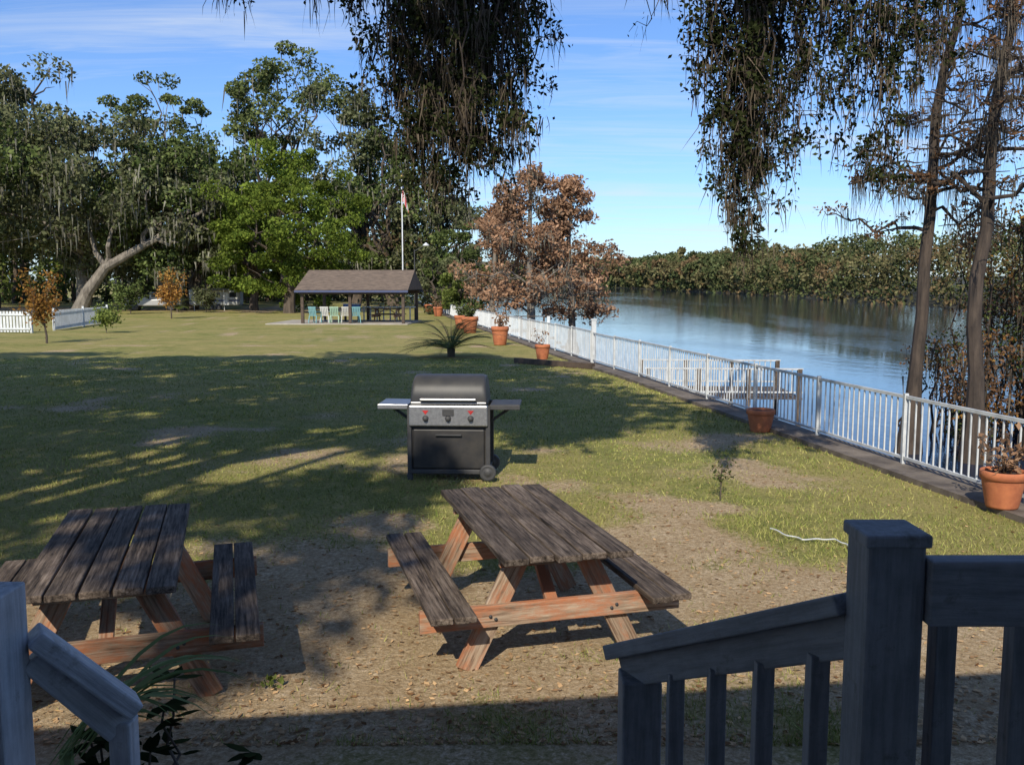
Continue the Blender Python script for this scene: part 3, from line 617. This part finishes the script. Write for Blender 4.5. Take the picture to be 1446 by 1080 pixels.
# ---------------------------------------------------------------- camper trailer
e=empty('parked_camper',(-27.5,86,-.45),math.radians(6)); M_gl=simple('dark_glass',(.03,.035,.04),rough=.1); M_al=simple('camper_white',(.5,.51,.49),(.36,.37,.35),2,.45); e.scale=(.88,.88,.88)
beam('body',(-2.6,0,1.35),(2.6,0,1.35),2.2,1.7,M_al,e,.18); beam('stripe',(-2.55,-1.105,1.0),(2.55,-1.105,1.0),.012,.16,M_blue,e)
for q,wd in((-1.7,.9),(.2,.8),(1.9,.7)): beam('window',(q-wd/2,-1.11,1.6),(q+wd/2,-1.11,1.6),.02,.5,M_gl,e)
beam('door',(1.0,-1.11,1.2),(1.45,-1.11,1.2),.025,1.3,M_white,e); beam('awning',(-1.8,-1.9,2.15),(1.4,-1.9,2.15),1.6,.04,M_dk,e)
for q in(-1.7,1.3): beam('awning_pole',(q,-2.6,0),(q,-2.6,2.14),.04,.04,M_white,e)
for q in(-.4,.4): lathe('wheel',[(.001,-.1),(.2,-.1),(.33,-.08),(.34,0),(.33,.08)],M_dk,e,(q,-1.0,.34),20,'Y')
beam('tow_hitch',(2.6,0,.5),(3.8,0,.45),.1,.1,M_dk,e)
e=empty('parked_pickup_truck',(-32.5,84,-.45),math.radians(10)); mt=simple('truck_paint',(.4,.4,.4),(.35,.35,.35),rough=.3)
beam('lower_body',(-2.5,0,.75),(2.5,0,.75),1.8,.6,mt,e,.1); beam('cab',(-.3,0,1.35),(1.2,0,1.35),1.6,.65,mt,e,.15); beam('side_window',(-.1,-.81,1.4),(1.0,-.81,1.4),.02,.38,M_gl,e); beam('bed_wall',(-2.4,-.8,1.12),(-.4,-.8,1.12),.08,.2,mt,e)
for q in(-1.6,1.6):
    for s_ in (-.85,.85): lathe('wheel',[(.001,-.1),(.2,-.11),(.36,-.1),(.38,0),(.36,.1),(.001,.1)],M_dk,e,(q,s_,.38),20,'Y')

# ---------------------------------------------------------------- small lawn plants
def young(name,x,y,h,r,m,n=16,per=60,ls=.07):
    a=Acc(); z=float(gz(y)); C=curve([x,y,z],[x+rng.normal()*.05*h,y,z+h*.6],6,.03); tube(a,C,np.linspace(h*.016,h*.008,6),1,6)
    for k in range(n):
        an=rng.uniform(0,6.28); f=rng.uniform(.3,1); e_=np.array([x+math.cos(an)*r*f,y+math.sin(an)*r*f,z+h*rng.uniform(.42,1)]); B=curve(C[rng.integers(2,6)],e_,5,.06); tube(a,B,np.linspace(h*.006,h*.002,5),1,4); leaves(a,B[rng.integers(1,5,per)]+rng.normal(size=(per,3))*r*.16,ls,0,1.9)
    a.build(name,[m,M_bark])
young('young_maple_tree',-17.2,34,2.6,.9,M_rust2,20,60); young('young_maple_tree',-24,65,3.3,1.1,M_rust2,22,70,.1); young('lawn_shrub',-18.8,42.7,1.3,.8,M_yel,22,50,.08); young('lawn_sapling',2.03,8.8,.5,.17,M_oak,9,10,.022)
young('ornamental_shrub',-31,75,2.6,1.6,M_oak,20,70,.12); young('ornamental_shrub',-26.2,79,2.2,1.3,M_oak2,20,70,.12)
def palm(name,x,y,h,r,n=30,m=None):
    a=Acc(); z=float(gz(y)); 
    for k in range(n):
        an=k*2.4; el=rng.uniform(.35,1.4); L=r*rng.uniform(.8,1.15); t=np.linspace(0,1,12); hx=L*t*math.cos(el)+.15*L*t*t; hz=L*t*math.sin(el)*1.15-.5*L*t*t
        P=np.stack([x+hx*math.cos(an),y+hx*math.sin(an),z+.12*h+hz],1); tube(a,P,np.linspace(.012,.003,12),1,4)
        sd=np.array([-math.sin(an),math.cos(an),0])
        for q in np.linspace(.12,.98,26):
            p=np.array([np.interp(q,t,P[:,c]) for c in range(3)]); dd=np.array([math.cos(an),math.sin(an),-.2]); wl=.22*math.sin(q*2.9+.15)*r
            for s_ in(-1,1):
                tip=p+sd*s_*wl+dd*wl*.6; wv=dd*.016; a.add([p-wv,p+wv,tip],[[0,1,2]],0)
    tube(a,[[x,y,z-.1],[x,y,z+.14*h]],[.1,.12],1,8); a.build(name,[m or M_bright,M_bark])
palm('sago_palm',-1.77,26.7,1.8,1.55,40,leafmat('palm_leaf',(.07,.1,.04),(.16,.21,.08))); palm('sago_palm',-29,80,2,1.9,26)
# foreground plant beside the stairs
a=Acc()
for k in range(13):
    b=[-1.25+rng.normal()*.05,2.95+rng.normal()*.05,0]; e_=[-1.2+rng.uniform(-.22,.3),2.95+rng.uniform(-.2,.25),rng.uniform(.42,.72)]; C=curve(b,e_,7,.06,.03); tube(a,C,np.linspace(.009,.004,7),1,5)
    for q in (3,4,4,5,5,6,6,6,6,6,6):
        an=rng.uniform(0,6.28); Lf=rng.uniform(.07,.12); d_=np.array([math.cos(an),math.sin(an),rng.uniform(-.3,.4)]); s_=np.array([-math.sin(an),math.cos(an),0])*Lf*.2; p=C[q]
        a.add([p,p+d_*Lf*.35+s_,p+d_*Lf*.7+s_*.8,p+d_*Lf,p+d_*Lf*.7-s_*.8,p+d_*Lf*.35-s_],[[0,1,2,3,4,5]],0)
a.build('azalea_shrub',[M_near,M_bark])
a=Acc()
for k in range(20):
    an=rng.uniform(-.5,1.0); L_=rng.uniform(.3,.6); t=np.linspace(0,1,8); b=np.array([-1.4+rng.normal()*.03,2.75+rng.normal()*.03,.62]); P_=b+np.stack([math.cos(an)*L_*t,math.sin(an)*L_*t,L_*1.4*t-1.0*L_*t*t],1); sd=np.array([-math.sin(an),math.cos(an),.3])*.008
    V=[]; 
    for q in range(8): wq=math.sin(min(1,t[q]*.9+.15)*math.pi)*1.; V+=[P_[q]-sd*wq,P_[q]+sd*wq]
    a.add(V,[[2*q,2*q+1,2*q+3,2*q+2] for q in range(7)],0)
tube(a,[[-1.4,2.75,0],[-1.4,2.75,.64]],[.03,.02],0,6)
a.build('liriope_plant',[leafmat('blade_leaf',(.12,.17,.06),(.28,.34,.16))])
a=Acc(); leaves(a,ball([-1.25,4.6,.03],.06,26,.4),.025,0); a.build('weed_clump',[M_yel])
# garden hose
a=Acc(); hp=np.array([[2.2,7.66,.03],[2.28,7.45,.03],[2.37,7.32,.03],[2.5,7.33,.05],[2.62,7.32,.03],[2.68,7.2,.03],[2.63,6.95,.03]]); tt=np.linspace(0,6,40); hpp=np.stack([np.interp(tt,np.arange(7),hp[:,c]) for c in range(3)],1); hpp+=np.sin(tt[:,None]*5)*.01; hpp[:,2]=.02; tube(a,hpp,.006,0,6); a.build('garden_hose',[M_white])
beam('landscape_timber',(.1,24.5,.03),(2.0,22.6,.05),.14,.14,M_dw,None)

# ---------------------------------------------------------------- river dock
e=empty('river_dock',(6.9,31,-1.6),math.radians(-4))
for k in range(18): beam('deck_plank',(-2.5,-1.6+k*.19,0),(2.5,-1.6+k*.19,0),.17,.04,M_wood,e)
for px_ in(-2.4,-.8,.8,2.4):
    for sy in(-1.6,1.7): beam('piling',(px_,sy,-1.6),(px_,sy,.95),.14,.14,M_wood,e)
for sy in(-1.6,1.7):
    beam('rail_top',(-2.5,sy,.95),(2.5,sy,.95),.1,.05,M_fence,e); beam('rail_mid',(-2.5,sy,.2),(2.5,sy,.2),.05,.05,M_fence,e)
    for k in range(26): beam('baluster',(-2.4+k*.19,sy,.2),(-2.4+k*.19,sy,.93),.03,.03,M_fence,e,0)
e=empty('river_stairs',(.6,50,-.8)); 
beam('landing',(-1.4,0,.3),(1.2,0,.3),1.6,.1,M_dw,e)
for k in range(5): beam('step',(1.3+.3*k,-.8,.15-.25*k),(1.3+.3*k,.8,.15-.25*k),.3,.05,M_dw,e)
for q in(-1.3,-.1,1.1): beam('post',(q,-.8,-1.8),(q,-.8,1.1),.1,.1,M_dw,e)
beam('handrail',(-1.4,-.8,1.1),(1.2,-.8,1.1),.08,.05,M_dw,e)
